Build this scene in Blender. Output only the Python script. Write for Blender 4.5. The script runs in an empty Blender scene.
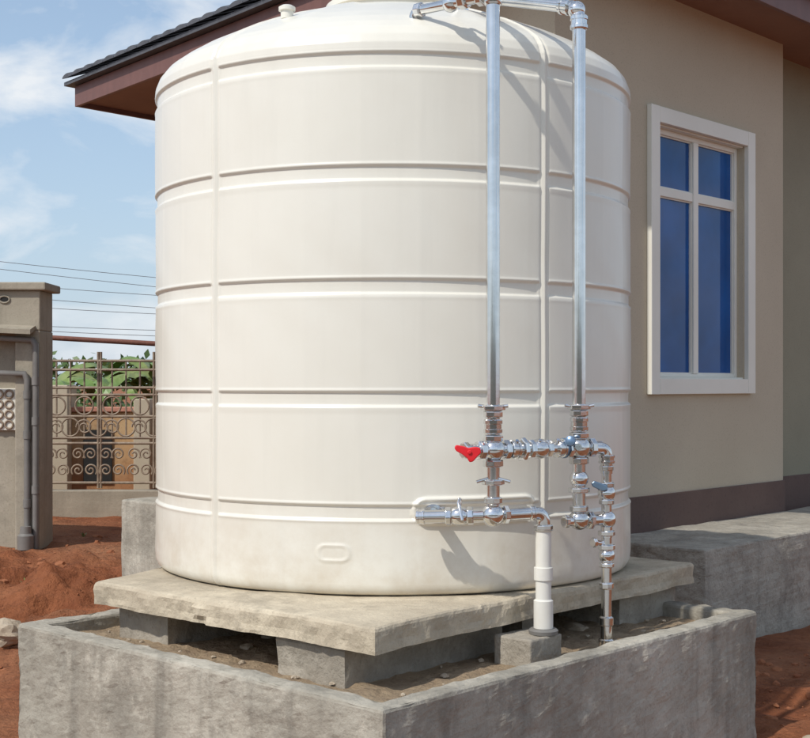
import bpy, bmesh, math, random
import numpy as np
from mathutils import Vector, Matrix, noise, Quaternion
random.seed(4); np.random.seed(4)
scene=bpy.context.scene
COL=scene.collection
CAMH=1.45
# ------------------------------------------------------------------ materials
def mat(name,c1,c2=None,rough=.7,metal=0.,scale=6.,big=1.2,fine=60.,bump=.2,bscale=None,streak=0.,c3=None,spec=.5,coat=0.,bdist=.01,blot=0.):
    m=bpy.data.materials.new(name); m.use_nodes=True
    nt=m.node_tree; N=nt.nodes; L=nt.links
    b=N['Principled BSDF']
    b.inputs['Roughness'].default_value=rough; b.inputs['Metallic'].default_value=metal
    b.inputs['Specular IOR Level'].default_value=spec
    b.inputs['Coat Weight'].default_value=coat
    if c2 is None: c2=tuple(v*.85 for v in c1)
    tc=N.new('ShaderNodeTexCoord')
    def nz(s,det=6,r=.6,vec=None):
        n=N.new('ShaderNodeTexNoise'); n.inputs['Scale'].default_value=s; n.inputs['Detail'].default_value=det; n.inputs['Roughness'].default_value=r
        L.new(vec if vec else tc.outputs['Object'],n.inputs['Vector']); return n.outputs['Fac']
    def ramp(f,a,b_,ca=(0,0,0,1),cb=(1,1,1,1)):
        r=N.new('ShaderNodeValToRGB'); r.color_ramp.elements[0].position=a; r.color_ramp.elements[1].position=b_
        r.color_ramp.elements[0].color=ca; r.color_ramp.elements[1].color=cb
        L.new(f,r.inputs['Fac']); return r.outputs['Color']
    def mix(f,a,b_):
        x=N.new('ShaderNodeMix'); x.data_type='RGBA'
        if isinstance(f,float): x.inputs[0].default_value=f
        else: L.new(f,x.inputs[0])
        for s,v in ((6,a),(7,b_)):
            if isinstance(v,tuple): x.inputs[s].default_value=(*v[:3],1)
            else: L.new(v,x.inputs[s])
        return x.outputs[2]
    col=mix(ramp(nz(scale),.35,.65),c1,c2)
    col=mix(ramp(nz(big,4),.42,.62),col,mix(.5,col,c3 if c3 else tuple(v*.8 for v in c1)))
    if blot>0:
        mb=N.new('ShaderNodeMapping'); mb.inputs['Location'].default_value=(7,3,1); L.new(tc.outputs['Object'],mb.inputs['Vector'])
        col=mix(ramp(nz(3.1,10,.75,mb.outputs[0]),.52,.60,cb=(blot,blot,blot,1)),col,tuple(v*.5 for v in c2))
        mb2=N.new('ShaderNodeMapping'); mb2.inputs['Location'].default_value=(1,9,4); L.new(tc.outputs['Object'],mb2.inputs['Vector'])
        col=mix(ramp(nz(5.3,10,.7,mb2.outputs[0]),.56,.66,cb=(blot,blot,blot,1)),col,tuple(min(.8,v*1.22) for v in c1))
    if fine>0:
        col=mix(ramp(nz(fine,3),.55,.75,cb=(.5,.5,.5,1)),col,tuple(v*.55 for v in c2))
    if streak>0:
        mp=N.new('ShaderNodeMapping'); mp.inputs['Scale'].default_value=(9,9,.7); L.new(tc.outputs['Object'],mp.inputs['Vector'])
        st=ramp(nz(1.,5,.6,mp.outputs[0]),.5,.72,cb=(streak,streak,streak,1))
        col=mix(st,col,tuple(v*.45 for v in c2))
    L.new(col,b.inputs['Base Color'])
    if bump>0:
        bp=N.new('ShaderNodeBump'); bp.inputs['Strength'].default_value=bump; bp.inputs['Distance'].default_value=bdist
        L.new(nz(bscale or scale*4,8,.65),bp.inputs['Height']); L.new(bp.outputs[0],b.inputs['Normal'])
    return m
M={}
M['conc']=mat('concrete_plaster',(.51,.475,.40),(.385,.355,.295),.9,scale=4,big=1.3,fine=70,bump=.8,bscale=20,streak=.75,c3=(.20,.18,.145),blot=.45,bdist=.014)
M['pave']=mat('added_yard_concrete',(.42,.40,.36),(.34,.32,.29),.9,scale=3,fine=40,bump=.3,c3=(.28,.26,.23))
M['apron']=mat('rough_concrete',(.48,.445,.375),(.34,.31,.26),.95,scale=5,big=1.5,fine=60,bump=1.,bscale=16,streak=.4,c3=(.26,.235,.19),bdist=.025,blot=.4)
M['slab']=mat('cast_concrete',(.63,.55,.415),(.49,.42,.315),.9,scale=7,big=1.6,fine=90,bump=.8,bscale=26,c3=(.34,.285,.21),blot=.4)
M['block']=mat('concrete_block',(.44,.40,.335),(.33,.295,.24),.95,scale=9,fine=60,bump=1.,bscale=40,c3=(.24,.21,.17),blot=.3)
M['sand']=mat('sandy_fill',(.45,.34,.22),(.31,.22,.14),.95,scale=12,fine=80,bump=1,bscale=30,bdist=.03)
M['soil']=mat('laterite_soil',(.36,.135,.062),(.23,.078,.036),.95,scale=2.2,big=.5,fine=25,bump=1.,bscale=9,c3=(.42,.22,.12),bdist=.08,spec=.2,blot=.35)
M['stone']=mat('soil_stone',(.38,.16,.08),(.25,.09,.045),.95,scale=8,fine=50,bump=.6,spec=.2)
M['rock']=mat('pale_rock',(.50,.42,.32),(.36,.29,.21),.95,scale=8,fine=50,bump=.8)
M['wall']=mat('beige_render',(.53,.46,.345),(.505,.435,.325),.85,scale=2,big=.8,fine=120,bump=.25,bscale=90,c3=(.455,.39,.29),bdist=.004)
M['wall_shade']=mat('shaded_render',(.30,.28,.20),(.28,.26,.185),.85,scale=2,fine=120,bump=.18,bscale=90)  # shade of the recess put into the colour as a darker, greener wall tone
M['plinth']=mat('brown_plinth_paint',(.13,.078,.062),(.11,.064,.052),.7,scale=3,fine=50,bump=.2)
M['fascia']=mat('maroon_fascia',(.20,.095,.08),(.155,.072,.06),.5,scale=3,fine=0,bump=.1,streak=.3)
M['soffit']=mat('brown_soffit',(.26,.13,.085),(.21,.10,.07),.7,scale=3,fine=0,bump=.1)
M['tile']=mat('roof_tile',(.10,.105,.12),(.06,.062,.07),.5,scale=8,fine=40,bump=.3)
M['white']=mat('white_paint',(.80,.78,.70),(.76,.74,.66),.5,scale=3,fine=0,bump=.05,c3=(.72,.695,.61))
M['pvc']=mat('white_pvc',(.78,.765,.71),(.72,.70,.63),.35,scale=10,fine=0,bump=.03,streak=.25)
M['greypipe']=mat('grey_pvc',(.22,.21,.20),(.17,.165,.155),.5,scale=6,fine=0,bump=.05)
M['galv']=mat('polished_steel_pipe',(.80,.80,.80),(.70,.70,.70),.13,1.,scale=14,big=5,fine=0,bump=.06,bscale=30,c3=(.58,.58,.57),bdist=.002)
M['fit']=mat('chromed_fitting',(.84,.84,.84),(.72,.72,.72),.11,1.,scale=30,big=9,fine=0,bump=.10,bscale=50,c3=(.54,.54,.53),bdist=.002)
M['red']=mat('red_handle',(.75,.02,.03),(.62,.015,.02),.35,scale=20,fine=0,bump=.03)
M['bluep']=mat('blue_steel_handle',(.20,.30,.42),(.14,.22,.34),.3,.6,scale=20,fine=0,bump=.03)
M['rust']=mat('rusty_pipe',(.22,.09,.06),(.14,.055,.04),.8,scale=20,fine=60,bump=.3)
M['fencepaint']=mat('brown_fence_paint',(.38,.30,.22),(.20,.14,.10),.6,scale=12,fine=60,bump=.1)
M['nwall']=mat('grey_render',(.42,.375,.30),(.335,.30,.235),.9,scale=1.8,big=.7,fine=70,bump=.4,bscale=18,streak=.4,c3=(.27,.235,.185),blot=.25)
M['ochre']=mat('ochre_wall',(.46,.25,.11),(.30,.14,.07),.9,scale=1.2,big=.9,fine=40,bump=.3,c3=(.60,.48,.28),blot=.3)
M['terra']=mat('fired_clay',(.55,.27,.19),(.45,.20,.14),.8,scale=8,fine=50,bump=.5)
M['leaf']=mat('leaf',(.09,.15,.035),(.045,.09,.02),.5,scale=3,fine=0,bump=0)
M['leaf2']=mat('banana_leaf',(.17,.27,.06),(.10,.18,.045),.45,scale=4,fine=0,bump=.1,c3=(.34,.31,.13))
M['wire']=mat('black_cable',(.12,.12,.13),(.10,.10,.11),.6,scale=3,fine=0,bump=0)
M['wood']=mat('pole_wood',(.16,.12,.09),(.1,.075,.055),.9,scale=5,fine=30,bump=.3)
M['glass']=mat('blue_tinted_glass',(.006,.10,.36),(.006,.08,.29),.05,scale=.9,big=.9,fine=0,bump=0,c3=(.003,.03,.12),spec=.3)
M['dark']=mat('dark_interior',(.02,.02,.02),(.015,.015,.015),.9,fine=0,bump=0)
def tankmat():
    m=mat('cream_polyethylene',(.785,.762,.685),(.77,.745,.665),.27,scale=1.5,big=.9,fine=0,bump=.05,bscale=9,c3=(.745,.715,.625),bdist=.01,streak=.07)
    nt=m.node_tree;N=nt.nodes;L=nt.links;b=N['Principled BSDF']
    tc=N.new('ShaderNodeTexCoord'); sx=N.new('ShaderNodeSeparateXYZ'); L.new(tc.outputs['Object'],sx.inputs[0])
    mr=N.new('ShaderNodeMapRange'); mr.inputs[1].default_value=1.1; mr.inputs[2].default_value=.70; mr.inputs[3].default_value=.06; mr.inputs[4].default_value=.75; L.new(sx.outputs['Z'],mr.inputs[0])
    n=N.new('ShaderNodeTexNoise'); n.inputs['Scale'].default_value=5; n.inputs['Detail'].default_value=10; n.inputs['Roughness'].default_value=.7; L.new(tc.outputs['Object'],n.inputs['Vector'])
    rr=N.new('ShaderNodeMapRange'); rr.inputs[1].default_value=.42; rr.inputs[2].default_value=.75; L.new(n.outputs['Fac'],rr.inputs[0])
    mu=N.new('ShaderNodeMath'); mu.operation='MULTIPLY'; L.new(mr.outputs[0],mu.inputs[0]); L.new(rr.outputs[0],mu.inputs[1])
    x=N.new('ShaderNodeMix'); x.data_type='RGBA'; old=b.inputs['Base Color'].links[0].from_socket
    L.new(mu.outputs[0],x.inputs[0]); L.new(old,x.inputs[6]); x.inputs[7].default_value=(.54,.45,.33,1)
    L.new(x.outputs[2],b.inputs['Base Color'])
    return m
M['tank']=tankmat()
# ------------------------------------------------------------------ helpers
def empty(name):
    e=bpy.data.objects.new(name,None); COL.objects.link(e); return e
def mk(name,verts,faces,m,parent=None,smooth=False,recalc=True):
    me=bpy.data.meshes.new(name); me.from_pydata([tuple(v) for v in verts],[],faces)
    me.materials.append(m)
    if recalc:
        bm=bmesh.new(); bm.from_mesh(me); bmesh.ops.recalc_face_normals(bm,faces=bm.faces); bm.to_mesh(me); bm.free()
    if smooth: me.polygons.foreach_set('use_smooth',[True]*len(me.polygons))
    o=bpy.data.objects.new(name,me); COL.objects.link(o)
    if parent: o.parent=parent
    return o
def grid_mesh(name,P,m,parent=None,wrap=False,flip=False):
    nr,nc=P.shape[:2]
    i=np.arange(nc if wrap else nc-1); j=np.arange(nr-1)
    I,J=np.meshgrid(i,j); I2=(I+1)%nc
    q=np.stack([J*nc+I,J*nc+I2,(J+1)*nc+I2,(J+1)*nc+I],-1).reshape(-1,4)
    if flip: q=q[:,::-1]
    me=bpy.data.meshes.new(name); nv=nr*nc; nf=len(q)
    me.vertices.add(nv); me.vertices.foreach_set('co',P.reshape(-1).astype(np.float32))
    me.loops.add(nf*4); me.loops.foreach_set('vertex_index',q.reshape(-1).astype(np.int32))
    me.polygons.add(nf); me.polygons.foreach_set('loop_start',np.arange(0,nf*4,4,dtype=np.int32))
    me.polygons.foreach_set('use_smooth',np.ones(nf,dtype=bool))
    me.update(calc_edges=True); me.materials.append(m)
    o=bpy.data.objects.new(name,me); COL.objects.link(o)
    if parent: o.parent=parent
    return o
def prism(name,poly,z0,z1,m,parent=None,bev=.004,rough=0,lv=5,tscale=.3):
    n=len(poly)
    v=[(p[0],p[1],z0) for p in poly]+[(p[0],p[1],z1) for p in poly]
    f=[tuple(range(n)),tuple(range(n,2*n))]+[(i,(i+1)%n,n+(i+1)%n,n+i) for i in range(n)]
    o=mk(name,v,f,m,parent); deco(o,bev,rough,lv,tscale); return o
TEX={}
def deco(o,bev,rough,lv,tscale,rough2=0,ts2=.04):
    if bev>0:
        b=o.modifiers.new('b','BEVEL'); b.width=bev; b.segments=2; b.limit_method='ANGLE'
    if rough>0:
        s=o.modifiers.new('s','SUBSURF'); s.subdivision_type='SIMPLE'; s.levels=lv; s.render_levels=lv
        for rr,ts in ((rough,tscale),(rough2,ts2)):
            if rr<=0: continue
            if ts not in TEX:
                t=bpy.data.textures.new('cl%g'%ts,'CLOUDS'); t.noise_scale=ts; t.noise_depth=4; TEX[ts]=t
            d=o.modifiers.new('d','DISPLACE'); d.texture=TEX[ts]; d.strength=rr; d.mid_level=.5
def box(name,x0,x1,y0,y1,z0,z1,m,parent=None,bev=.004,**k):
    return prism(name,[(x0,y0),(x1,y0),(x1,y1),(x0,y1)],z0,z1,m,parent,bev,**k)
ANG=math.radians(47)
UR=Vector((math.cos(ANG),math.sin(ANG))); UL=Vector((-UR.y,UR.x))
def fr(o,a,b,ur=UR,ul=UL): 
    return (o[0]+ur.x*a+ul.x*b, o[1]+ur.y*a+ul.y*b)
def fbox(name,o,a0,a1,b0,b1,z0,z1,m,parent=None,bev=.004,ur=UR,ul=UL,**k):
    return prism(name,[fr(o,a0,b0,ur,ul),fr(o,a1,b0,ur,ul),fr(o,a1,b1,ur,ul),fr(o,a0,b1,ur,ul)],z0,z1,m,parent,bev,**k)
def revolve(name,p,axis,prof,m,parent,seg=32,smooth=True):
    p=Vector(p); a=Vector(axis).normalized(); q=Vector((0,0,1)).rotation_difference(a)
    v=[];f=[]
    for t,r in prof:
        for i in range(seg):
            th=2*math.pi*i/seg; v.append(p+q@Vector((r*math.cos(th),r*math.sin(th),t)))
    for j in range(len(prof)-1):
        for i in range(seg):
            f.append((j*seg+i,j*seg+(i+1)%seg,(j+1)*seg+(i+1)%seg,(j+1)*seg+i))
    f.append(tuple(range(seg))[::-1]); f.append(tuple(range((len(prof)-1)*seg,len(prof)*seg)))
    o=mk(name,v,f,m,parent,smooth)
    if smooth:
        e=o.modifiers.new('e','EDGE_SPLIT'); e.split_angle=math.radians(35)
    return o
def rod(name,a,b,r,m,parent,seg=28):
    a=Vector(a);b=Vector(b); return revolve(name,a,b-a,[(0,r),((b-a).length,r)],m,parent,seg)
def tube(name,pts,r,m,parent,res=6):
    cu=bpy.data.curves.new(name,'CURVE'); cu.dimensions='3D'; cu.bevel_depth=r; cu.bevel_resolution=res; cu.use_fill_caps=True
    pls=pts if isinstance(pts[0][0],(tuple,list,Vector)) else [pts]
    for pl_ in pls:
        s=cu.splines.new('POLY'); s.points.add(len(pl_)-1)
        for i,p in enumerate(pl_): s.points[i].co=(*p,1)
        s.use_smooth=True
    cu.materials.append(m); o=bpy.data.objects.new(name,cu); COL.objects.link(o); o.parent=parent; return o
def elbow_pts(a,c,b,r=.045,n=8):
    a=Vector(a);b=Vector(b);c=Vector(c); p=c+(a-c).normalized()*r; q=c+(b-c).normalized()*r
    return [a]+[(1-t)**2*p+2*t*(1-t)*c+t*t*q for t in [i/n for i in range(n+1)]]+[b]
# ------------------------------------------------------------------ camera, sun, sky
cam=bpy.data.cameras.new('camera'); co=bpy.data.objects.new('camera',cam); COL.objects.link(co)
co.location=(0,0,CAMH); co.rotation_euler=(math.pi/2,0,0)
cam.sensor_width=36; cam.lens=57.8; cam.shift_y=.0198; cam.clip_end=2000; cam.clip_start=.05
scene.camera=co
S=Vector((-.54,-.57,.84)).normalized()
sun=bpy.data.lights.new('sun','SUN'); sun.energy=3.2; sun.angle=math.radians(1.0); sun.color=(1,.95,.865)
so=bpy.data.objects.new('sun',sun); COL.objects.link(so); so.rotation_euler=S.to_track_quat('Z','Y').to_euler(); so.location=(-8,-8,12)
w=bpy.data.worlds.new('World'); scene.world=w; w.use_nodes=True
nt=w.node_tree; N=nt.nodes; L=nt.links; bg=N['Background']
sk=N.new('ShaderNodeTexSky'); sk.sky_type='NISHITA'; sk.sun_disc=False
sk.sun_elevation=math.asin(S.z); sk.sun_rotation=math.atan2(S.x,S.y)%(2*math.pi)
sk.air_density=1.2; sk.dust_density=.8; sk.ozone_density=2.0
bg.inputs['Strength'].default_value=.14
tc=N.new('ShaderNodeTexCoord'); mp=N.new('ShaderNodeMapping'); mp.inputs['Scale'].default_value=(1,1,1.9); mp.inputs['Location'].default_value=(.9,.4,.05)
L.new(tc.outputs['Generated'],mp.inputs[0])
sxyz=N.new('ShaderNodeSeparateXYZ'); L.new(tc.outputs['Generated'],sxyz.inputs[0])
hz=N.new('ShaderNodeMapRange'); hz.inputs[1].default_value=0; hz.inputs[2].default_value=.5; hz.inputs[3].default_value=.75; hz.inputs[4].default_value=.12; L.new(sxyz.outputs['Z'],hz.inputs[0])
hm=N.new('ShaderNodeMix'); hm.data_type='RGBA'; L.new(hz.outputs[0],hm.inputs[0]); L.new(sk.outputs[0],hm.inputs[6]); hm.inputs[7].default_value=(3.4,4.4,5.8,1)
n=N.new('ShaderNodeTexNoise'); n.inputs['Scale'].default_value=8.5; n.inputs['Detail'].default_value=10; n.inputs['Roughness'].default_value=.55; n.inputs['Distortion'].default_value=.3
L.new(mp.outputs[0],n.inputs['Vector'])
r=N.new('ShaderNodeValToRGB'); r.color_ramp.elements[0].position=.44; r.color_ramp.elements[1].position=.66; r.color_ramp.elements[1].color=(.9,.9,.9,1)
L.new(n.outputs['Fac'],r.inputs[0])
x=N.new('ShaderNodeMix'); x.data_type='RGBA'; L.new(r.outputs[0],x.inputs[0]); L.new(hm.outputs[2],x.inputs[6]); x.inputs[7].default_value=(6.3,6.5,6.7,1)
L.new(x.outputs[2],bg.inputs['Color'])
scene.view_settings.view_transform='Standard'; scene.view_settings.look='None'; scene.view_settings.exposure=0
# ------------------------------------------------------------------ ground
def gh(X,Y):
    d=max(abs(X),abs(Y-8))
    if d>24: return 0.
    h=0.04*noise.fractal(Vector((X*1.3,Y*1.3,0)),1.,2.,4)
    m=math.exp(-((X+3.6)/2.2)**2-((Y-8.6)/2.)**2)
    if m>.02: h+=m*(.10+.34*noise.fractal(Vector((X*1.5+5,Y*1.5,3)),.75,2.1,6))
    m2=math.exp(-((X-2.3)/.8)**2-((Y-5.4)/1.)**2)
    if m2>.02: h+=m2*(.04+.15*noise.fractal(Vector((X*2+5,Y*2,7)),.75,2.1,6))
    if d>14: h*=max(0,1-(d-14)/10)
    return h
def axis(lo,hi,f0,f1,st):
    a=list(np.arange(f0,f1,st)); s=st;p=f0;l=[]
    while p>lo: s*=1.3;p-=s;l.append(p)
    u=[];s=st;p=a[-1]
    while p<hi: s*=1.3;p+=s;u.append(p)
    return l[::-1]+a+u
xs=axis(-400,400,-5,3.6,.04); ys=axis(-300,900,4,13,.04)
P=np.array([[(X,Y,gh(X,Y)) for X in xs] for Y in ys])
grid_mesh('ground',P,M['soil'])
ICO={}
def ico(sub):
    if sub not in ICO:
        bm=bmesh.new(); bmesh.ops.create_icosphere(bm,subdivisions=sub,radius=1)
        ICO[sub]=([v.co.copy() for v in bm.verts],[tuple(v.index for v in f.verts) for f in bm.faces]); bm.free()
    return ICO[sub]
def blobs(name,items,m,sub=1,parent=None):
    tv,tf=ico(sub); V=[];F=[]
    for (p,r) in items:
        sc=Vector((r*random.uniform(.7,1.3),r*random.uniform(.7,1.3),r*random.uniform(.45,.8)))
        rot=Matrix.Rotation(random.uniform(0,6),3,'Z'); sd=Vector((random.uniform(0,99),0,0)); k=len(V)
        for t in tv:
            c=t*(1+.45*noise.noise(t*1.5+sd)); V.append(rot@Vector((c.x*sc.x,c.y*sc.y,c.z*sc.z))+p)
        F+=[(a+k,b+k,c+k) for a,b,c in tf]
    return mk(name,V,F,m,parent,recalc=False)
it=[]
for _ in range(1500):
    X=random.uniform(-5.5,-1.6);Y=random.uniform(5.2,12.5); r_=.006+.045*random.random()**7
    it.append((Vector((X,Y,gh(X,Y)+r_*.0)),r_))
for _ in range(450):
    X=random.uniform(1.55,3.2);Y=random.uniform(4.,6.8); r_=.005+.028*random.random()**5
    it.append((Vector((X,Y,gh(X,Y)+r_*.0)),r_))
blobs('soil_clods',it,M['stone'],2)
it=[(Vector((-2.62,7.6,.16)),.13),(Vector((-2.2,7.2,.08)),.09),(Vector((-3.3,8.4,.2)),.09),(Vector((1.62,5.05,.03)),.09),(Vector((1.50,4.80,.0)),.10),(Vector((1.95,5.6,.04)),.06),(Vector((1.42,4.6,.05)),.08)]
blobs('rocks',it,M['rock'],3)
box('added_yard_pavement',-10,10,-8,2.2,-.1,.075,M['pave'],None,bev=.01)  # unseen paving added under the camera for neutral reflections and less red bounce
yw=empty('added_rear_wall')  # unseen wall added behind the camera to give the chrome something to reflect
box('wall',-14,14,-9.3,-9.1,-.1,2.1,M['nwall'],yw,bev=.01); box('coping',-14,14,-9.36,-9.04,2.101,2.18,M['nwall'],yw,bev=.01)
for k in range(-4,5): box('pier',k*3.2-.17,k*3.2+.17,-9.42,-8.98,-.1,2.3,M['wall'],yw,bev=.01)
# ------------------------------------------------------------------ basin
B0=(-.062,3.65); 
BL=1.94; BR=2.17
basin=empty('concrete_basin')
bz=CAMH-.9125
def ring(name,o,a,b,t,z0,z1,m,par):
    O=[fr(o,0,0),fr(o,a,0),fr(o,a,b),fr(o,0,b)]; I=[fr(o,t,t),fr(o,a-t,t),fr(o,a-t,b-t),fr(o,t,b-t)]
    v=[(*p,z0) for p in O]+[(*p,z1) for p in O]+[(*p,z0) for p in I]+[(*p,z1) for p in I]
    f=[]
    for i in range(4):
        j=(i+1)%4
        f+=[(i,j,4+j,4+i),(8+i,12+i,12+j,8+j),(4+i,4+j,12+j,12+i),(i,8+i,8+j,j)]
    return mk(name,v,f,m,par)
rb=ring('basin_wall',B0,BR,BL,.085,-.3,bz,M['conc'],basin); deco(rb,.012,.020,6,.13,.010,.045)
fl=fbox('basin_floor',B0,.07,BR-.07,.07,BL-.07,-.2,CAMH-.965,M['sand'],basin,bev=0); deco(fl,0,.035,6,.08)
# ------------------------------------------------------------------ slab + blocks
C0=(-.093,4.03)
zt=CAMH-.75
stand=empty('tank_stand')
cl=Vector((-1.18,4.95)); cr=Vector((1.214,5.48))
a68=math.radians(68)
bl=cl+Vector((math.cos(a68),math.sin(a68)))*1.75
br=cr+Vector((-.72,.69))*1.75
poly=[C0,tuple(cr),tuple(br),tuple(bl),tuple(cl)]
def densify(poly,st):
    out=[]
    for i in range(len(poly)):
        a=Vector(poly[i]);b=Vector(poly[(i+1)%len(poly)]); n=max(1,int((b-a).length/st))
        for k in range(n): out.append(a+(b-a)*k/n)
    return out
def slab(name,poly,z0,z1,m,par,seed=0,amp=.008,st=.025):
    P=densify(poly,st); cen=sum((Vector(p) for p in poly),Vector((0,0)))/len(poly)
    prof=[(0,z0,0),(0.0,z0+.012,.0),(0,z0+(z1-z0)*.35,.002),(0,z0+(z1-z0)*.65,.0),(0,z1-.014,0),(0,z1-.005,.005),(0,z1,.015)]
    v=[];n=len(P)
    for k,(_,z,ins) in enumerate(prof):
        for p in P:
            d=(cen-p).normalized()
            nn=noise.fractal(Vector((p.x*6+seed,p.y*6,z*9)),1,2,4)*amp+noise.noise(Vector((p.x*22+seed,p.y*22,z*25)))*amp*.7
            chip=max(0,noise.noise(Vector((p.x*9+seed,p.y*9,40)))-.33)*.05 if k in (0,1,4,5,6) else 0
            q=p+d*(ins+nn+chip); v.append((q.x,q.y,z+noise.fractal(Vector((p.x*3,p.y*3,seed)),1,2,4)*amp*.6))
    f=[(k*n+i,k*n+(i+1)%n,(k+1)*n+(i+1)%n,(k+1)*n+i) for k in range(len(prof)-1) for i in range(n)]
    for s in (.97,.9,.75,.5,.2):
        for i,p in enumerate(P):
            q=cen+(p-cen)*s; v.append((q.x,q.y,z1+.004*noise.fractal(Vector((q.x*4,q.y*4,seed)),1,2,3)))
    K=len(prof)
    f+=[(k*n+i,k*n+(i+1)%n,(k+1)*n+(i+1)%n,(k+1)*n+i) for k in range(K-1,K+4) for i in range(n)]
    f.append(tuple((K+4)*n+i for i in range(n))); f.append(tuple(range(n)))
    return mk(name,v,f,m,par,smooth=False)
slab('slab',poly,zt-.085,zt,M['slab'],stand,0,.010,.016)
zb0=CAMH-.99; zb1=zt-.089
def blk(name,a0,a1,b0,b1,seed):
    P=[fr(C0,a0,b0),fr(C0,a1,b0),fr(C0,a1,b1),fr(C0,a0,b1)]
    slab(name,[tuple(p) for p in P],zb0,zb1,M['block'],stand,seed,.009,.02)
blk('block_1',.02,.82,.155,.48,1)
blk('block_2',.03,.42,1.10,1.40,2)
blk('block_3',1.5,1.92,.10,.42,3)
blk('block_4',1.45,1.90,1.15,1.5,4)
blk('block_5',1.02,1.22,.22,.5,6)
it=[]
for _ in range(30):
    a=random.uniform(.15,1.9); b=random.uniform(.15,1.4); p=fr(C0,a,b); r_=random.uniform(.012,.045)
    it.append((Vector((p[0],p[1],CAMH-.965)),r_))
for _ in range(30):
    p=fr(B0,random.uniform(.1,.3),random.uniform(.2,1.8)); it.append((Vector((p[0],p[1],CAMH-.96)),random.uniform(.005,.014)))
for _ in range(24):
    p=fr(B0,random.uniform(.3,2.0),random.uniform(.1,.4)); it.append((Vector((p[0],p[1],CAMH-.96)),random.uniform(.005,.014)))
blobs('rubble',it,M['rock'],2)
# ------------------------------------------------------------------ water tank
TC=Vector((-.05,5.58)); R=1.0
tank=empty('water_tank')
ribs=[CAMH+z for z in (1.150,.75,.349,-.05,-.451)]
seams=np.radians(np.array([-41,34,106,178,250.]))
zbase=zt+.003
def smn(x): x=np.clip(x,0,1); return x*x*(3-2*x)
dome=[(1.00,1.19),(.998,1.212),(.985,1.245),(.96,1.278),(.92,1.308),(.86,1.345),(.78,1.385),(.68,1.428),(.56,1.475),(.42,1.522),(.30,1.55),(.26,1.556)]
zs=list(np.linspace(zbase,zbase+.05,8))
z=zbase+.05
while z<CAMH+1.185:
    near=min(abs(z-rz) for rz in ribs)
    z+= .003 if near<.042 else .013
    zs.append(z)
zs=sorted(set([round(q,5) for q in zs]+[round(q,5) for q in np.arange(CAMH-.65,CAMH-.38,.006)]))
angs=[];a=0
while a<2*math.pi-.002:
    dn=min(abs((a-s+math.pi)%(2*math.pi)-math.pi) for s in seams)
    angs.append(a); a+= .0024 if dn<.028 else .008
angs=np.array(angs); zs=np.array(zs)
def disp(A,Zz):
    d=np.zeros_like(A)
    ds=np.min(np.abs((A[...,None]-seams+math.pi)%(2*math.pi)-math.pi),-1)*R
    fade=smn((ds-.012)/.02)
    for rz in ribs:
        q=np.abs(Zz-rz)
        g=-.0080*smn((.029-q)/.010)+.0022*np.exp(-((q-.032)/.005)**2)
        d+=g*fade
    zr=(Zz-ribs[4])/.4003; fz=zr-np.floor(zr)
    d+=np.where(Zz>zbase+.06,.0015*np.sin(math.pi*fz)*smn(ds/.2),0)
    d+=.0045*np.exp(-(ds/.006)**2)-.004*np.exp(-((ds-.016)/.005)**2)
    # very faint vertical moulding lines
    d+=.0006*np.exp(-((((A*30/math.pi)%2)-1)/.12)**2)*smn((ds-.05)/.05)
    d+=.0028*np.sin(A*5+np.sin(Zz*4+1)*1.5)*np.sin(Zz*3.1+A*2)+.0007*np.sin(A*17+Zz*9+2*np.sin(Zz*7))*np.sin(Zz*13+A*6)
    s=((A+math.pi)%(2*math.pi)-math.pi)*R
    bd=np.hypot(np.maximum(0,np.abs(s-.315)-.19),Zz-(CAMH-.445))
    d+=.014*smn((.052-bd)/.008)-.010*smn((.040-bd)/.008)
    bd=np.hypot(np.maximum(0,np.abs(s+.205)-.03),Zz-(CAMH-.595))
    d+=.004*smn((.036-bd)/.008)-.003*smn((.026-bd)/.008)
    return d
A_,Z_=np.meshgrid(angs,zs)
pr=np.where(Z_<zbase+.05,R-.035*(1-np.sqrt(np.clip(1-(1-(Z_-zbase)/.05)**2,0,1))),R)
RR=pr+disp(A_,Z_)
body=np.stack([TC.x+np.sin(A_)*RR,TC.y-np.cos(A_)*RR,Z_],-1)
dn=[]
for i in range(len(dome)-1):
    for k in range(6):
        t=k/6; dn.append((dome[i][0]*(1-t)+dome[i+1][0]*t,dome[i][1]*(1-t)+dome[i+1][1]*t))
dn=np.array(dn+[dome[-1]])
dd0=disp(angs,np.full_like(angs,zs[-1]))
Ad,Rd=np.meshgrid(angs,dn[:,0]); _,Zd=np.meshgrid(angs,dn[:,1])
ds=np.min(np.abs((Ad[...,None]-seams+math.pi)%(2*math.pi)-math.pi),-1)*Rd
dz=.008*np.exp(-((((Ad*8/math.pi)%2)-1)/.16)**2)*smn((.93-Rd)/.05)*smn((Rd-.3)/.05)+.006*np.exp(-(ds/.006)**2)
Rr=Rd+dd0[None,:]*smn((Rd-.9)/.1)
top=np.stack([TC.x+np.sin(Ad)*Rr,TC.y-np.cos(Ad)*Rr,CAMH+Zd+dz],-1)
grid_mesh('shell',np.concatenate([body,top],0),M['tank'],tank,wrap=True)
tz=CAMH+1.545
revolve('manhole_lid',(TC.x,TC.y,tz),(0,0,1),[(0,.27),(.035,.27),(.04,.29),(.065,.29),(.075,.275),(.078,.2),(.095,.18),(.1,.02)],M['tank'],tank,64)
revolve('breather_vent',(TC.x-.40,TC.y-.62,CAMH+1.395),(0,0,1),[(0,.024),(.03,.024),(.032,.032),(.045,.032),(.052,.02),(.054,.01)],M['tank'],tank,32)
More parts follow.
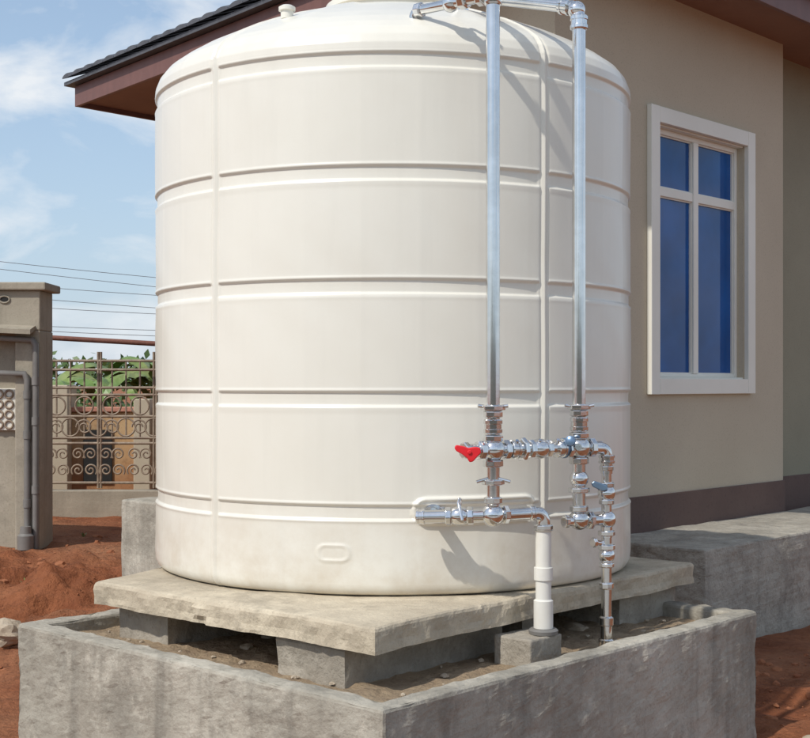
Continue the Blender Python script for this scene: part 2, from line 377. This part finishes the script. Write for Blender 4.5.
# ------------------------------------------------------------------ plumbing
pl=empty('pipework')
A=Vector((.301,4.45,0)); Bp=Vector((.622,4.65,0)); D=Vector((.728,4.70,0)); Cc=Vector((.482,4.53,0))
def at(p,z): return Vector((p.x,p.y,z))
def nut(p,ax,r,l,m='fit',hexa=True):
    p=Vector(p);ax=Vector(ax).normalized(); r*=.94
    o=revolve('nut',p-ax*l/2,ax,[(0,r*.84),(l*.12,r),(l*.88,r),(l,r*.84)],M[m],pl,8 if hexa else 28,smooth=not hexa)
    if hexa:
        b=o.modifiers.new('b','BEVEL'); b.width=.002; b.segments=2; b.limit_method='ANGLE'
    return o
def collar(p,ax,r,l,m='fit'):
    p=Vector(p);ax=Vector(ax).normalized()
    return revolve('collar',p-ax*l/2,ax,[(0,r*.9),(l*.08,r),(l*.3,r),(l*.34,r*.9),(l*.66,r*.9),(l*.7,r),(l*.92,r),(l,r*.9)],M[m],pl,32)
def ball(p,r,m='fit',ax=(0,0,1),k=1.):
    pr=[(r*k*math.sin(t),max(.002,r*math.cos(t))) for t in np.linspace(-math.pi/2,math.pi/2,14)]
    return revolve('valve_body',p,ax,pr,M[m],pl,32)
Z=Vector((0,0,1))
rp=.0238
tube('riser_pipe_1',elbow_pts(at(A,1.2),at(A,2.93),Vector((.20,4.95,2.96)),.06),rp,M['galv'],pl)
rod('riser_drop_1',(.20,4.95,2.97),(.20,4.95,2.80),rp,M['galv'],pl); nut((.20,4.95,2.88),Z,.045,.04)
tube('riser_pipe_2',elbow_pts(at(Bp,1.2),at(Bp,2.80),Vector((.27,5.02,2.95)),.05),rp,M['galv'],pl)
dB=(Vector((.27,5.02,2.95))-at(Bp,2.80)).normalized()
collar(at(Bp,2.745),Z,.032,.05); collar(at(Bp,2.80)+dB*.06,dB,.032,.05)
ball(at(Bp,2.79)+dB*.012,.032)
brn=Vector((.03,4.70,2.80)); a1=at(A,2.785)
tube('inlet_branch',elbow_pts(a1,brn,Vector((.03,4.70,2.70)),.04),.018,M['galv'],pl)
dd=(brn-a1).normalized()
collar(a1,Z,.031,.07); nut(a1+dd*.05,dd,.033,.03); nut(a1+dd*.13,dd,.031,.035); ball(a1+dd*.19,.031); nut(brn-dd*.03,dd,.029,.03); nut((.03,4.70,2.745),Z,.04,.03)
rod('lever_stem',a1+dd*.19,a1+dd*.19+Vector((0,0,.06)),.008,M['fit'],pl)
tube('lever',[a1+dd*.19+Vector((0,0,.06)),a1+dd*.11+Vector((0,0,.07))],.007,M['fit'],pl)
zA=1.228
nut(at(A,1.372),Z,.046,.020); nut(at(A,1.350),Z,.036,.024); collar(at(A,1.308),Z,.033,.05)
for s in (-1,1): rod('union_lug',at(A,1.375)+Vector((s*.02,0,0)),at(A,1.375)+Vector((s*.052,-.005,.004)),.007,M['fit'],pl)
nut(at(A,1.268),Z,.038,.024)
ball(at(A,zA),.041); rod('column_pipe_1',at(A,1.38),at(A,.98),.0235,M['galv'],pl)
nut(at(A,1.182),Z,.038,.026); nut(at(A,1.118),Z,.043,.020); 
for s in (-1,1): rod('union_lug',at(A,1.13)+Vector((s*.02,-.01,0)),at(A,1.12)+Vector((s*.058,-.02,0)),.006,M['fit'],pl)
nut(at(A,1.055),Z,.034,.026)
dAB=(at(Bp,1.226)-at(A,zA)).normalized()
start=at(A,zA)-dAB*.12
rod('cross_pipe',start,at(Bp,1.226)+dAB*.10,.0225,M['galv'],pl)
nut(at(A,zA)-dAB*.052,dAB,.035,.026); nut(at(A,zA)-dAB*.115,dAB,.032,.02)
for t,k,r_,l in ((.052,'n',.038,.024),(.086,'c',.034,.036),(.124,'n',.045,.018),(.160,'n',.036,.022),(.200,'b',.036,0),(.236,'n',.034,.022),(.290,'c',.034,.04),(.328,'n',.039,.022)):
    p=at(A,zA)+dAB*t
    if k=='n': nut(p,dAB,r_,l)
    elif k=='c': collar(p,dAB,r_,l)
    else: ball(p,r_,ax=dAB,k=1.1)
for t in (.10,.20,.28):
    p=at(A,zA)+dAB*t; rod('screw',p,p+Vector((.0,-.028,.032)),.006,M['fit'],pl)
p=at(A,zA)+dAB*.308; collar(p,dAB,.036,.008,'bluep')
hp=at(A,zA)-dAB*.095+Vector((-.005,-.045,-.003))
rod('handle_stem',hp+Vector((0,.045,0)),hp,.009,M['fit'],pl)
def wing(name,pts,th,m,origin):
    n=len(pts); v=[(origin.x+p[0],origin.y-th/2,origin.z+p[1]) for p in pts]+[(origin.x+p[0],origin.y+th/2,origin.z+p[1]) for p in pts]
    f=[tuple(range(n)),tuple(range(n,2*n))]+[(i,(i+1)%n,n+(i+1)%n,n+i) for i in range(n)]
    o=mk(name,v,f,M[m],pl); b=o.modifiers.new('b','BEVEL'); b.width=.004; b.segments=4; b.limit_method='ANGLE'; b.angle_limit=math.radians(20)
wing('red_lever',[(-.050,.014),(-.045,.024),(-.020,.020),(-.004,.014),(.020,.018),(.036,.015),(.040,-.002),(.026,-.016),(.012,-.032),(.000,-.034),(-.008,-.020),(-.026,-.006),(-.044,.003)],.022,'red',hp)
revolve('handle_bolt',hp+Vector((0,-.010,0)),(0,-1,0),[(0,.008),(.005,.008),(.007,.005)],M['red'],pl,6)
nut(at(Bp,1.372),Z,.045,.020); nut(at(Bp,1.350),Z,.036,.024); collar(at(Bp,1.31),Z,.033,.05); nut(at(Bp,1.270),Z,.038,.024)
for s in (-1,1): rod('union_lug',at(Bp,1.372)+Vector((s*.02,-.01,0)),at(Bp,1.378)+Vector((s*.052,-.015,0)),.006,M['fit'],pl)
ball(at(Bp,1.226),.042); rod('column_pipe_2',at(Bp,1.38),at(Bp,.955),.0235,M['galv'],pl)
nut(at(Bp,1.180),Z,.038,.026); ball(at(Bp,1.115),.034); nut(at(Bp,1.075),Z,.042,.020); nut(at(Bp,1.008),Z,.036,.024)
ball(at(Bp,.968),.037)
rod('cap_stem',at(Bp,1.228),at(Bp,1.232)+Vector((-.01,-.06,0)),.012,M['fit'],pl)
revolve('valve_knob',at(Bp,1.25)+Vector((-.035,-.05,0)),(-.3,-1,.2),[(0,.016),(.004,.018),(.02,.018),(.024,.010)],M['bluep'],pl,20)
D1=at(D,1.222)
tube('side_elbow',elbow_pts(at(Bp,1.226),D1,at(D,1.13),.03),.022,M['fit'],pl)
dBD=(D-Bp).normalized()
nut(at(Bp,1.226)+dBD*.05,dBD,.038,.026); collar(at(D,1.182),Z,.030,.03)
rod('drop_1',at(D,1.16),at(D,1.02),.018,M['galv'],pl); nut(at(D,1.150),Z,.028,.020)
vd=at(D,1.06); ball(vd,.032); nut(vd+Z*.03,Z,.030,.018); nut(vd-Z*.032,Z,.030,.02)
hb=vd+Vector((-.03,-.035,.02)); rod('valve_stem',vd,hb,.008,M['fit'],pl)
wing('steel_lever',[(-.030,.018),(-.02,.027),(.0,.020),(.026,.010),(.030,-.006),(.012,-.012),(-.01,-.002),(-.026,.006)],.010,'bluep',hb)
zl=.965
tube('low_elbow',elbow_pts(at(Bp,zl),at(D,zl),at(D,.90),.02),.021,M['fit'],pl)
nut(at(Bp,zl)+dBD*.045,dBD,.036,.022)
rod('low_left_plug',at(Bp,zl),at(Bp,zl)-dBD*.055,.018,M['fit'],pl); nut(at(Bp,zl)-dBD*.055,dBD,.026,.018)
rod('drop_2',at(D,1.03),at(D,.52),.0185,M['galv'],pl)
ball(at(D,zl),.034); nut(at(D,.915),Z,.034,.02)
nut(at(D,.865),Z,.034,.022); ball(at(D,.835),.030); nut(at(D,.800),Z,.030,.018); nut(at(D,.725),Z,.028,.026)
rod('stub',at(D,.875),at(D,.885)+Vector((-.045,-.03,.0)),.010,M['fit'],pl); nut(at(D,.885)+Vector((-.05,-.033,0)),(-.8,-.5,0),.020,.016)
revolve('end_socket',at(D,.48),Z,[(0,.027),(.01,.029),(.05,.029),(.054,.022),(.10,.021),(.105,.026),(.13,.026),(.135,.02)],M['fit'],pl,28)
zo=1.005
E=Vector((.075,4.475,zo-.008)); Ao=at(A,zo); 
tube('outlet_stub',elbow_pts(Vector((.10,4.66,zo-.008)),E+Vector((.035,.0,0)),Ao,.03),.022,M['fit'],pl)
d1=(Ao-E).normalized()
rod('outlet_pipe',E-d1*.035,Ao,.0225,M['galv'],pl)
collar(E-d1*.022,d1,.027,.03)
nut(E+d1*.075,d1,.034,.022); ball(E+d1*.112,.033,ax=d1,k=1.2); nut(E+d1*.150,d1,.034,.022)
revolve('flange',(.10,4.62,zo-.008),(0,-1,0),[(0,.045),(.02,.045),(.022,.034),(.04,.034)],M['fit'],pl,32)
lv=E+d1*.112; rod('valve_stem',lv,lv+Vector((0,-.01,.06)),.008,M['fit'],pl)
tube('lever_bar',[lv+Vector((0,-.01,.06)),lv+Vector((-.004,-.03,.045)),lv+Vector((.008,-.045,-.01))],.006,M['fit'],pl)
ball(Ao,.040); 
Co=at(Cc,zo+.002); d2=(Co-Ao).normalized()
nut(Ao+d2*.045,d2,.036,.024)
tube('outlet_elbow',elbow_pts(Ao,Co,at(Cc,.93),.035),.024,M['fit'],pl)
collar(Co-d2*.05,d2,.030,.02); nut(at(Cc,.955),Z,.036,.02)
revolve('pvc_drop',at(Cc,.60),Z,[(0,.030),(.005,.034),(.10,.034),(.105,.0275),(.17,.0275),(.172,.033),(.215,.033),(.217,.0275),(.34,.0275),(.345,.034)],M['pvc'],pl,36)
revolve('pvc_collar',at(Cc,.585),Z,[(0,.05),(.012,.052),(.018,.045)],M['greypipe'],pl,28)
pb=empty('drain_block')
fbox('block',(.485,4.53),-.13,.05,-.04,.12,.44,.583,M['block'],pb,bev=.006,rough=.008,lv=4,tscale=.08)
# ------------------------------------------------------------------ house
house=empty('beige_house')
W=(.83,7.2)
DLn=Vector((-.633,.774))
def wb(name,s0,s1,o0,o1,z0,z1,m,bev=.0,**k):
    return prism(name,[fr(W,s0,-o0),fr(W,s1,-o0),fr(W,s1,-o1),fr(W,s0,-o1)],z0,z1,m,house,bev,**k)
ZT=CAMH+2.40
ws0,ws1,wz0,wz1=1.03,2.13,1.49,3.055
wb('front_wall_a',0,ws0,-.22,0,0,ZT,M['wall'])
wb('front_wall_b',ws1,2.69,-.22,0,0,ZT,M['wall'])
wb('front_wall_c',ws0,ws1,-.22,0,0,wz0,M['wall'])
wb('front_wall_d',ws0,ws1,-.22,0,wz1,ZT,M['wall'])
wb('recess_wall',2.69,10,-.4,-.18,0,ZT,M['wall_shade'])
W2=Vector(W)+DLn*4.35
pW=Vector(W)
prism('side_wall',[pW+UL*.222,pW+DLn*.001,W2,W2+UR*.2],0,ZT-.002,M['wall'],house,0)
prism('back_wall',[W2,W2+UR*9.8,W2+UR*9.8-DLn*.2,W2-DLn*.2],0,ZT-.004,M['wall'],house,0)
prism('end_wall',[fr(W,9.99,.2),fr(W,10.19,.2),tuple(W2+UR*10),tuple(W2+UR*9.8)],0,ZT-.006,M['wall'],house,0)
wb('plinth_band_front',-.01,2.70,.0,.012,.40,CAMH-.67,M['plinth'],.003)
wb('plinth_band_recess',2.71,10,-.179,-.168,.40,CAMH-.67,M['plinth'],.003)
fw=.098
wb('surround_left',ws0-fw,ws0,0,.035,wz0-fw,wz1+fw,M['white'],.004)
wb('surround_right',ws1,ws1+fw,0,.035,wz0-fw,wz1+fw,M['white'],.004)
wb('surround_top',ws0+.001,ws1-.001,0,.034,wz1,wz1+fw-.001,M['white'],.003)
wb('surround_sill',ws0+.001,ws1-.001,0,.034,wz0-fw+.001,wz0,M['white'],.003)
rv=.010
wb('reveal_left',ws0,ws0+rv,-.2,-.002,wz0,wz1,M['white']); wb('reveal_right',ws1-rv,ws1,-.2,-.002,wz0,wz1,M['wall'])
wb('reveal_top',ws0+rv,ws1-rv,-.2,-.003,wz1-rv,wz1,M['white']); wb('reveal_bottom',ws0+rv,ws1-rv,-.2,-.003,wz0,wz0+rv,M['white'])
i0,i1,j0,j1=ws0+rv,ws1-rv,wz0+rv,wz1-rv
fo0,fo1=-.115,-.045; fb=.034; sm_=(i0+i1)/2; zt_=2.655; mh=.030
wb('frame_l',i0,i0+fb,fo0,fo1,j0,j1,M['white'],.004); wb('frame_r',i1-fb,i1,fo0,fo1,j0,j1,M['white'],.004)
wb('frame_t',i0+fb,i1-fb,fo0,fo1-.002,j1-fb,j1,M['white'],.004); wb('frame_b',i0+fb,i1-fb,fo0,fo1-.002,j0,j0+.022,M['white'],.004)
wb('mullion',sm_-mh,sm_+mh,fo0,fo1+.004,j0+.022,j1-fb,M['white'],.005)
wb('transom_l',i0+fb,sm_-mh,fo0,fo1-.003,zt_-.028,zt_+.028,M['white'],.004); wb('transom_r',sm_+mh,i1-fb,fo0,fo1-.003,zt_-.028,zt_+.028,M['white'],.004)
wb('glass',i0+.01,i1-.01,-.080,-.073,j0+.01,j1-.01,M['glass'])
for (s0,s1) in ((i0+fb,sm_-mh),(sm_+mh,i1-fb)):
    for (q0,q1) in ((j0+.022,zt_-.028),(zt_+.028,j1-fb)):
        wb('bead_l',s0,s0+.008,-.073,-.060,q0,q1,M['white']); wb('bead_r',s1-.008,s1,-.073,-.060,q0,q1,M['white'])
        wb('bead_b',s0+.008,s1-.008,-.073,-.062,q0,q0+.008,M['white']); wb('bead_t',s0+.008,s1-.008,-.073,-.062,q1-.008,q1,M['white'])
NC=Vector((.852,6.564)); LR=5.77; WR=10.9
rc=[NC,NC+UR*WR,NC+UR*WR+DLn*LR,NC+DLn*LR]
ze=CAMH+2.36; zf=ze+.17
def board(name,a,b,th,z0,z1,m):
    a=Vector(a);b=Vector(b); d=(b-a).normalized(); nn=Vector((-d.y,d.x))*th
    c=(rc[0]+rc[2])/2
    if (c-a).dot(nn)<0: nn=-nn
    return prism(name,[a,b,b+nn,a+nn],z0,z1,m,house,.003)
board('fascia_left',rc[0],rc[3],.03,ze,zf,M['fascia'])
board('fascia_front',rc[0]+UR*.032,rc[1],.03,ze+.001,zf-.001,M['fascia'])
board('fascia_back',rc[3]+UR*.032,rc[2],.03,ze+.001,zf-.001,M['fascia'])
board('fascia_right',rc[1]+DLn*.04,rc[2]-DLn*.04,.03,ze+.002,zf-.002,M['fascia'])
def insetq(d):
    return [rc[0]+UR*d+DLn*d,rc[1]-UR*d+DLn*d,rc[2]-UR*d-DLn*d,rc[3]+UR*d-DLn*d]
prism('soffit',insetq(.036),ze+.04,ze+.05,M['soffit'],house,0)
q=insetq(-.07); half=LR/2; rh=1.35
r0=(q[0]+q[3])/2+UR*2.9; r1=(q[1]+q[2])/2-UR*2.9
zr=zf+.005
v=[(*p,zr) for p in q]+[(*p,zr+.03) for p in q]+[(*r0,zr+rh),(*r1,zr+rh)]
mk('roof_deck',v,[(0,1,2,3),(0,1,5,4),(1,2,6,5),(2,3,7,6),(3,0,4,7),(4,5,9,8),(5,6,9),(6,7,8,9),(7,4,8)],M['tile'],house)
def tiles(e0,e1,inw,up,name,rows=8):
    e0=Vector(e0);e1=Vector(e1); d=(e1-e0).normalized(); L_=(e1-e0).length
    bmv=[];bf=[]
    sp=.19; n=int(L_/sp)
    for r_ in range(rows):
        for i in range(n):
            s=(i+.5)*sp
            off=r_*.34
            if s<off*1.0 or s>L_-off: continue
            o=e0+d*s+inw*(off-.03)
            z0=zr+.03+off*up
            base=len(bmv); seg=8
            for (t,zz,rad) in ((0,.035,.092),(.40,0+.40*up,.084)):
                for k in range(seg+1):
                    th=math.pi*k/seg
                    c=o+inw*t+d*(math.cos(th)*rad)
                    bmv.append((c.x,c.y,z0+zz+math.sin(th)*.035-.015))
            for k in range(seg): bf.append((base+k,base+k+1,base+seg+2+k,base+seg+1+k))
            bf.append(tuple(base+k for k in range(seg+1)))
    return mk(name,bmv,bf,M['tile'],house)
slope=rh/(half+.07)
tiles(q[0],q[3],UR,rh/2.9,'tiles_left',8)
tiles(q[0],q[1],DLn,slope*.95,'tiles_front',8)
ap=empty('concrete_apron')
P0=(1.61,6.98)
s=fbox('platform',P0,0,10,0,.715,-.1,CAMH-.886,M['apron'],ap,bev=.012); deco(s,0,.026,6,.2,.012,.06)
cb=empty('concrete_plinth_block')
s=fbox('body',(-1.45,7.75),0,1.0,0,.42,-.1,CAMH-.705,M['conc'],cb,bev=.012,rough=.016,lv=5,tscale=.2)
# ------------------------------------------------------------------ boundary wall (left)
bw=empty('boundary_wall_pier')
yb=11.4
box('backing',-9,-3.42,yb+.14,yb+.40,0,1.93,M['nwall'],bw,bev=.01)
box('upper_beam',-9,-3.20,yb+.0,yb+.41,1.93,2.28,M['nwall'],bw,bev=.01)
box('corner_pier',-3.42,-3.20,yb+.002,yb+.42,0,1.93,M['nwall'],bw,bev=.01)
box('coping',-9,-3.14,yb-.05,yb+.46,2.28,2.35,M['nwall'],bw,bev=.012)
v=[(-9,yb-.16,2.17),(-3.24,yb-.16,1.93),(-3.24,yb-.002,1.97),(-9,yb-.002,2.21)]
v=v+[(a,b,c-.04) for a,b,c in v]
mk('hood',v,[(0,1,2,3),(4,5,6,7),(0,1,5,4),(1,2,6,5),(2,3,7,6),(3,0,4,7)],M['nwall'],bw)
tube('vent_ring',[[(-3.51+.045*math.cos(t),yb-.005,2.20+.03*math.sin(t)) for t in np.linspace(0,6.28,16)]],.008,M['nwall'],bw)
box('vent_hole',-3.55,-3.47,yb-.004,yb+.02,2.18,2.22,M['dark'],bw,bev=0)
tube('drain_pipes',[[(-3.23,yb-.03,.02),(-3.23,yb-.03,1.80),(-3.26,yb-.03,1.845),(-5,yb-.03,1.95)],[(-3.305,yb-.03,.02),(-3.305,yb-.03,1.50),(-3.33,yb-.03,1.55),(-5.,yb-.03,1.60)]],.027,M['greypipe'],bw)
for zz in (.5,1.1,1.45): 
    revolve('pipe_socket',(-3.23,yb-.03,zz),(0,0,1),[(0,.034),(.07,.034)],M['greypipe'],bw,18); revolve('pipe_socket',(-3.305,yb-.03,zz-.12),(0,0,1),[(0,.034),(.07,.034)],M['greypipe'],bw,18)
revolve('pipe_trap',(-3.30,yb-.09,.02),(0,0,1),[(0,.07),(.12,.07),(.14,.05),(.2,.045)],M['greypipe'],bw,20)
box('breeze_panel',-4.2,-3.44,yb+.10,yb+.145,1.05,1.42,M['white'],bw,bev=.004)
sc=[]
for cx in np.arange(-4.13,-3.44,.09):
    for cz in np.arange(1.10,1.42,.09):
        sc.append([(cx+.035*math.cos(t),yb+.095,cz+.035*math.sin(t)) for t in np.linspace(0,6.28,14)])
tube('breeze_rings',sc,.010,M['fencepaint'],bw,res=2)
# ------------------------------------------------------------------ ornamental fence
fe=empty('ornamental_fence'); yf=14.5
box('low_wall',-9,1.5,yf-.1,yf+.1,-.1,.28,M['nwall'],fe,bev=.01,rough=.012,lv=5,tscale=.3)
lines=[];thin=[]
for zz in (.36,.80,.86,1.10,1.34,1.42,1.62,1.72): lines.append([(-9,yf,zz),(1.5,yf,zz)])
for i,xx in enumerate(np.arange(-9,1.5,.62)):
    lines.append([(xx,yf,.3),(xx,yf,1.82)]); lines.append([(xx+.03,yf,.3),(xx+.03,yf,1.82)])
for xx in np.arange(-9,1.5,.155): thin.append([(xx,yf,.86),(xx,yf,1.72)])
def spiral(cx,cz,r0,r1,a0,turns,n=26):
    return [(cx+(r0+(r1-r0)*t)*math.cos(a0+turns*2*math.pi*t),yf-.005,cz+(r0+(r1-r0)*t)*math.sin(a0+turns*2*math.pi*t)) for t in [k/n for k in range(n+1)]]
for xx in np.arange(-9,1.4,.155*2):
    for s_ in (-1,1):
        c=xx+.155+s_*.07
        thin.append(spiral(c,.68,.012,.075,0 if s_>0 else math.pi,1.6*s_))
        thin.append(spiral(c,.50,.012,.075,math.pi if s_>0 else 0,-1.6*s_))
    thin.append(spiral(xx+.155,1.22,.10,.10,0,1)); thin.append(spiral(xx,.98,.10,.10,0,1)); thin.append(spiral(xx+.155,.98,.03,.09,0,1.5))
tube('rails',lines,.015,M['fencepaint'],fe,res=2); tube('scrolls',thin,.010,M['fencepaint'],fe,res=2)
tube('rusty_top_pipe',[[(-4.1,yf-.3,1.98),(-2.,yf-.3,1.86),(.5,yf-.3,1.82)]],.028,M['rust'],fe)
tube('pipe_posts',[[(-2.6,yf-.3,0),(-2.6,yf-.3,1.9)],[(.4,yf-.3,0),(.4,yf-.3,1.82)]],.025,M['rust'],fe)
nb=empty('neighbour_yard_wall')
box('wall',-9,1,16.0,16.2,-.1,1.12,M['ochre'],nb,bev=.01)
box('pillar',-4.35,-4.1,15.8,16.25,-.1,1.45,M['wall'],nb,bev=.01); box('pillar_b',-3.3,-3.1,15.8,16.25,-.1,1.28,M['wall'],nb,bev=.01)
box('wall_cap',-9,1,15.96,16.24,1.121,1.18,M['terra'],nb,bev=.01)
box('wall_gap',-3.95,-3.6,15.97,16.01,.25,.9,M['dark'],nb,bev=0)
def leaves(name,cen,rad,n,size,m):
    v=[];f=[]
    cl_=[(Vector((random.uniform(-1,1),random.gauss(0,.4),random.uniform(-1,.8))),random.uniform(.2,.4)) for _ in range(max(6,n//130))]
    for _ in range(n):
        c,cr_=random.choice(cl_)
        p=c+Vector((random.gauss(0,1),random.gauss(0,1),random.gauss(0,1)))*cr_*.5
        p=Vector((cen[0]+p.x*rad[0],cen[1]+p.y*rad[1],cen[2]+p.z*rad[2]))
        if p.z<.02: continue
        a=Vector((random.gauss(0,1),random.gauss(0,1),random.gauss(0,1))).normalized(); b=a.orthogonal().normalized(); 
        b=Quaternion(a,random.uniform(0,6))@b; s_=size*random.uniform(.6,1.3); k=len(v)
        v+= [p,p+a*s_*.5+b*s_*.28,p+a*s_,p+a*s_*.5-b*s_*.28]; f.append((k,k+1,k+2,k+3))
    return mk(name,v,f,m,recalc=False)
leaves('garden_shrubs',(-3.6,18.4,.75),(2.6,.5,.5),3600,.12,M['leaf'])
leaves('distant_trees',(-22,95,2.0),(26,6,1.7),7000,.7,M['leaf'])
leaves('added_hedge_row',(0,-10.6,1.9),(13,.7,1.4),9000,.22,M['leaf'])  # unseen hedge added behind the camera as dark contrast in the chrome reflections
def banana(name,x_,y_,h,n=8):
    e=empty(name)
    revolve('stem',(x_,y_,0),(0,0,1),[(0,.09),(h*.5,.07),(h*.66,.04)],M['leaf2'],e,14)
    v=[];f=[]
    for i in range(n):
        az=2*math.pi*i/n+random.uniform(-.4,.4); Ln=random.uniform(.8,1.25); wd=random.uniform(.11,.17); el=random.uniform(.6,1.15)
        p=Vector((x_,y_,h*.66)); d=Vector((math.cos(az),math.sin(az),0)); sd=Vector((-d.y,d.x,0)); K=12; base=len(v)
        for k in range(K+1):
            t=k/K; ang=el*1.1-t*1.9
            if k: p=p+(d*math.cos(ang)+Vector((0,0,1))*math.sin(ang))*Ln/K
            ww=wd*(math.sin(math.pi*min(1,t*.93+.07))**.6)*(.15 if t<.12 else 1)*random.uniform(.75,1.05)
            v+= [p-sd*ww+Vector((0,0,-.05+random.uniform(-.03,.02))),p,p+sd*ww+Vector((0,0,-.05+random.uniform(-.03,.02)))]
        for k in range(K):
            b_=base+3*k; f+= [(b_,b_+1,b_+4,b_+3),(b_+1,b_+2,b_+5,b_+4)]
    mk('leaves',v,f,M['leaf2'],e)
banana('banana_plant',-4.6,16.9,2.1); banana('banana_plant.001',-3.95,17.0,2.15); banana('banana_plant.002',-3.25,16.9,2.25,9); banana('banana_plant.003',-5.3,17.2,1.9,7)
# ------------------------------------------------------------------ utility poles and cables
def pole(name,x_,y_,h):
    e=empty(name); revolve('shaft',(x_,y_,0),(0,0,1),[(0,.14),(h,.09)],M['wood'],e,14)
    box('crossarm',x_-.8,x_+.8,y_-.05,y_+.05,h-.6,h-.48,M['wood'],e)
    for k in (-.7,-.25,.25,.7): revolve('insulator',(x_+k,y_,h-.48),(0,0,1),[(0,.04),(.06,.05),(.1,.03)],M['white'],e,10)
pole('utility_pole',-16,30,5.6); pole('utility_pole.001',8,36,4.6)
wr=empty('power_lines')
def cat(a,b,sag,n=30):
    a=Vector(a);b=Vector(b); return [a.lerp(b,k/n)-Vector((0,0,sag*4*(k/n)*(1-k/n))) for k in range(n+1)]
W_=[]
for k,(za,zb,sg) in enumerate(((5.15,3.6,.4),(5.0,3.1,.35),(4.5,3.9,.6),(4.2,3.3,.5),(3.8,3.4,.45),(3.3,3.5,.6),(3.1,2.7,.3))):
    W_.append(cat((-16+.2*k,30,za),(8,36,zb),sg))
tube('cables',W_,.0065,M['wire'],wr,res=2)
# ------------------------------------------------------------------ small foreground things
pp=empty('loose_pvc_pipes')
tube('pipe_a',[[(-2.6,4.9,.16),(-1.42,4.55,.155)]],.022,M['pvc'],pp); tube('pipe_b',[[(-2.6,4.98,.12),(-1.40,4.68,.11)]],.022,M['pvc'],pp)
tp=empty('clay_brick')
fbox('brick',(1.545,4.90),0,.11,-.2,0,.0,.22,M['terra'],tp,bev=.008,rough=.008,lv=4,tscale=.06)
def tuft(vl,fl,p,n=12,h=.08):
    for _ in range(n):
        a=random.uniform(0,6.28); d=Vector((math.cos(a),math.sin(a),0)); s_=Vector((-d.y,d.x,0))*.006; hh=h*random.uniform(.5,1.2); k=len(vl)
        q0=p+d*.01; q1=q0+d*hh*.35+Vector((0,0,hh*.7)); q2=q0+d*hh*.8+Vector((0,0,hh))
        vl+= [q0-s_,q0+s_,q1+s_,q1-s_,q2]; fl+= [(k,k+1,k+2,k+3),(k+3,k+2,k+4)]
vl=[];fl_=[]
for _ in range(24):
    if random.random()<.6: X,Y=random.uniform(1.9,3),random.uniform(5,6.4)
    else: X,Y=random.uniform(-5,-2.2),random.uniform(9,13)
    tuft(vl,fl_,Vector((X,Y,gh(X,Y))),12,random.uniform(.04,.08))
mk('weeds',vl,fl_,M['leaf2'])
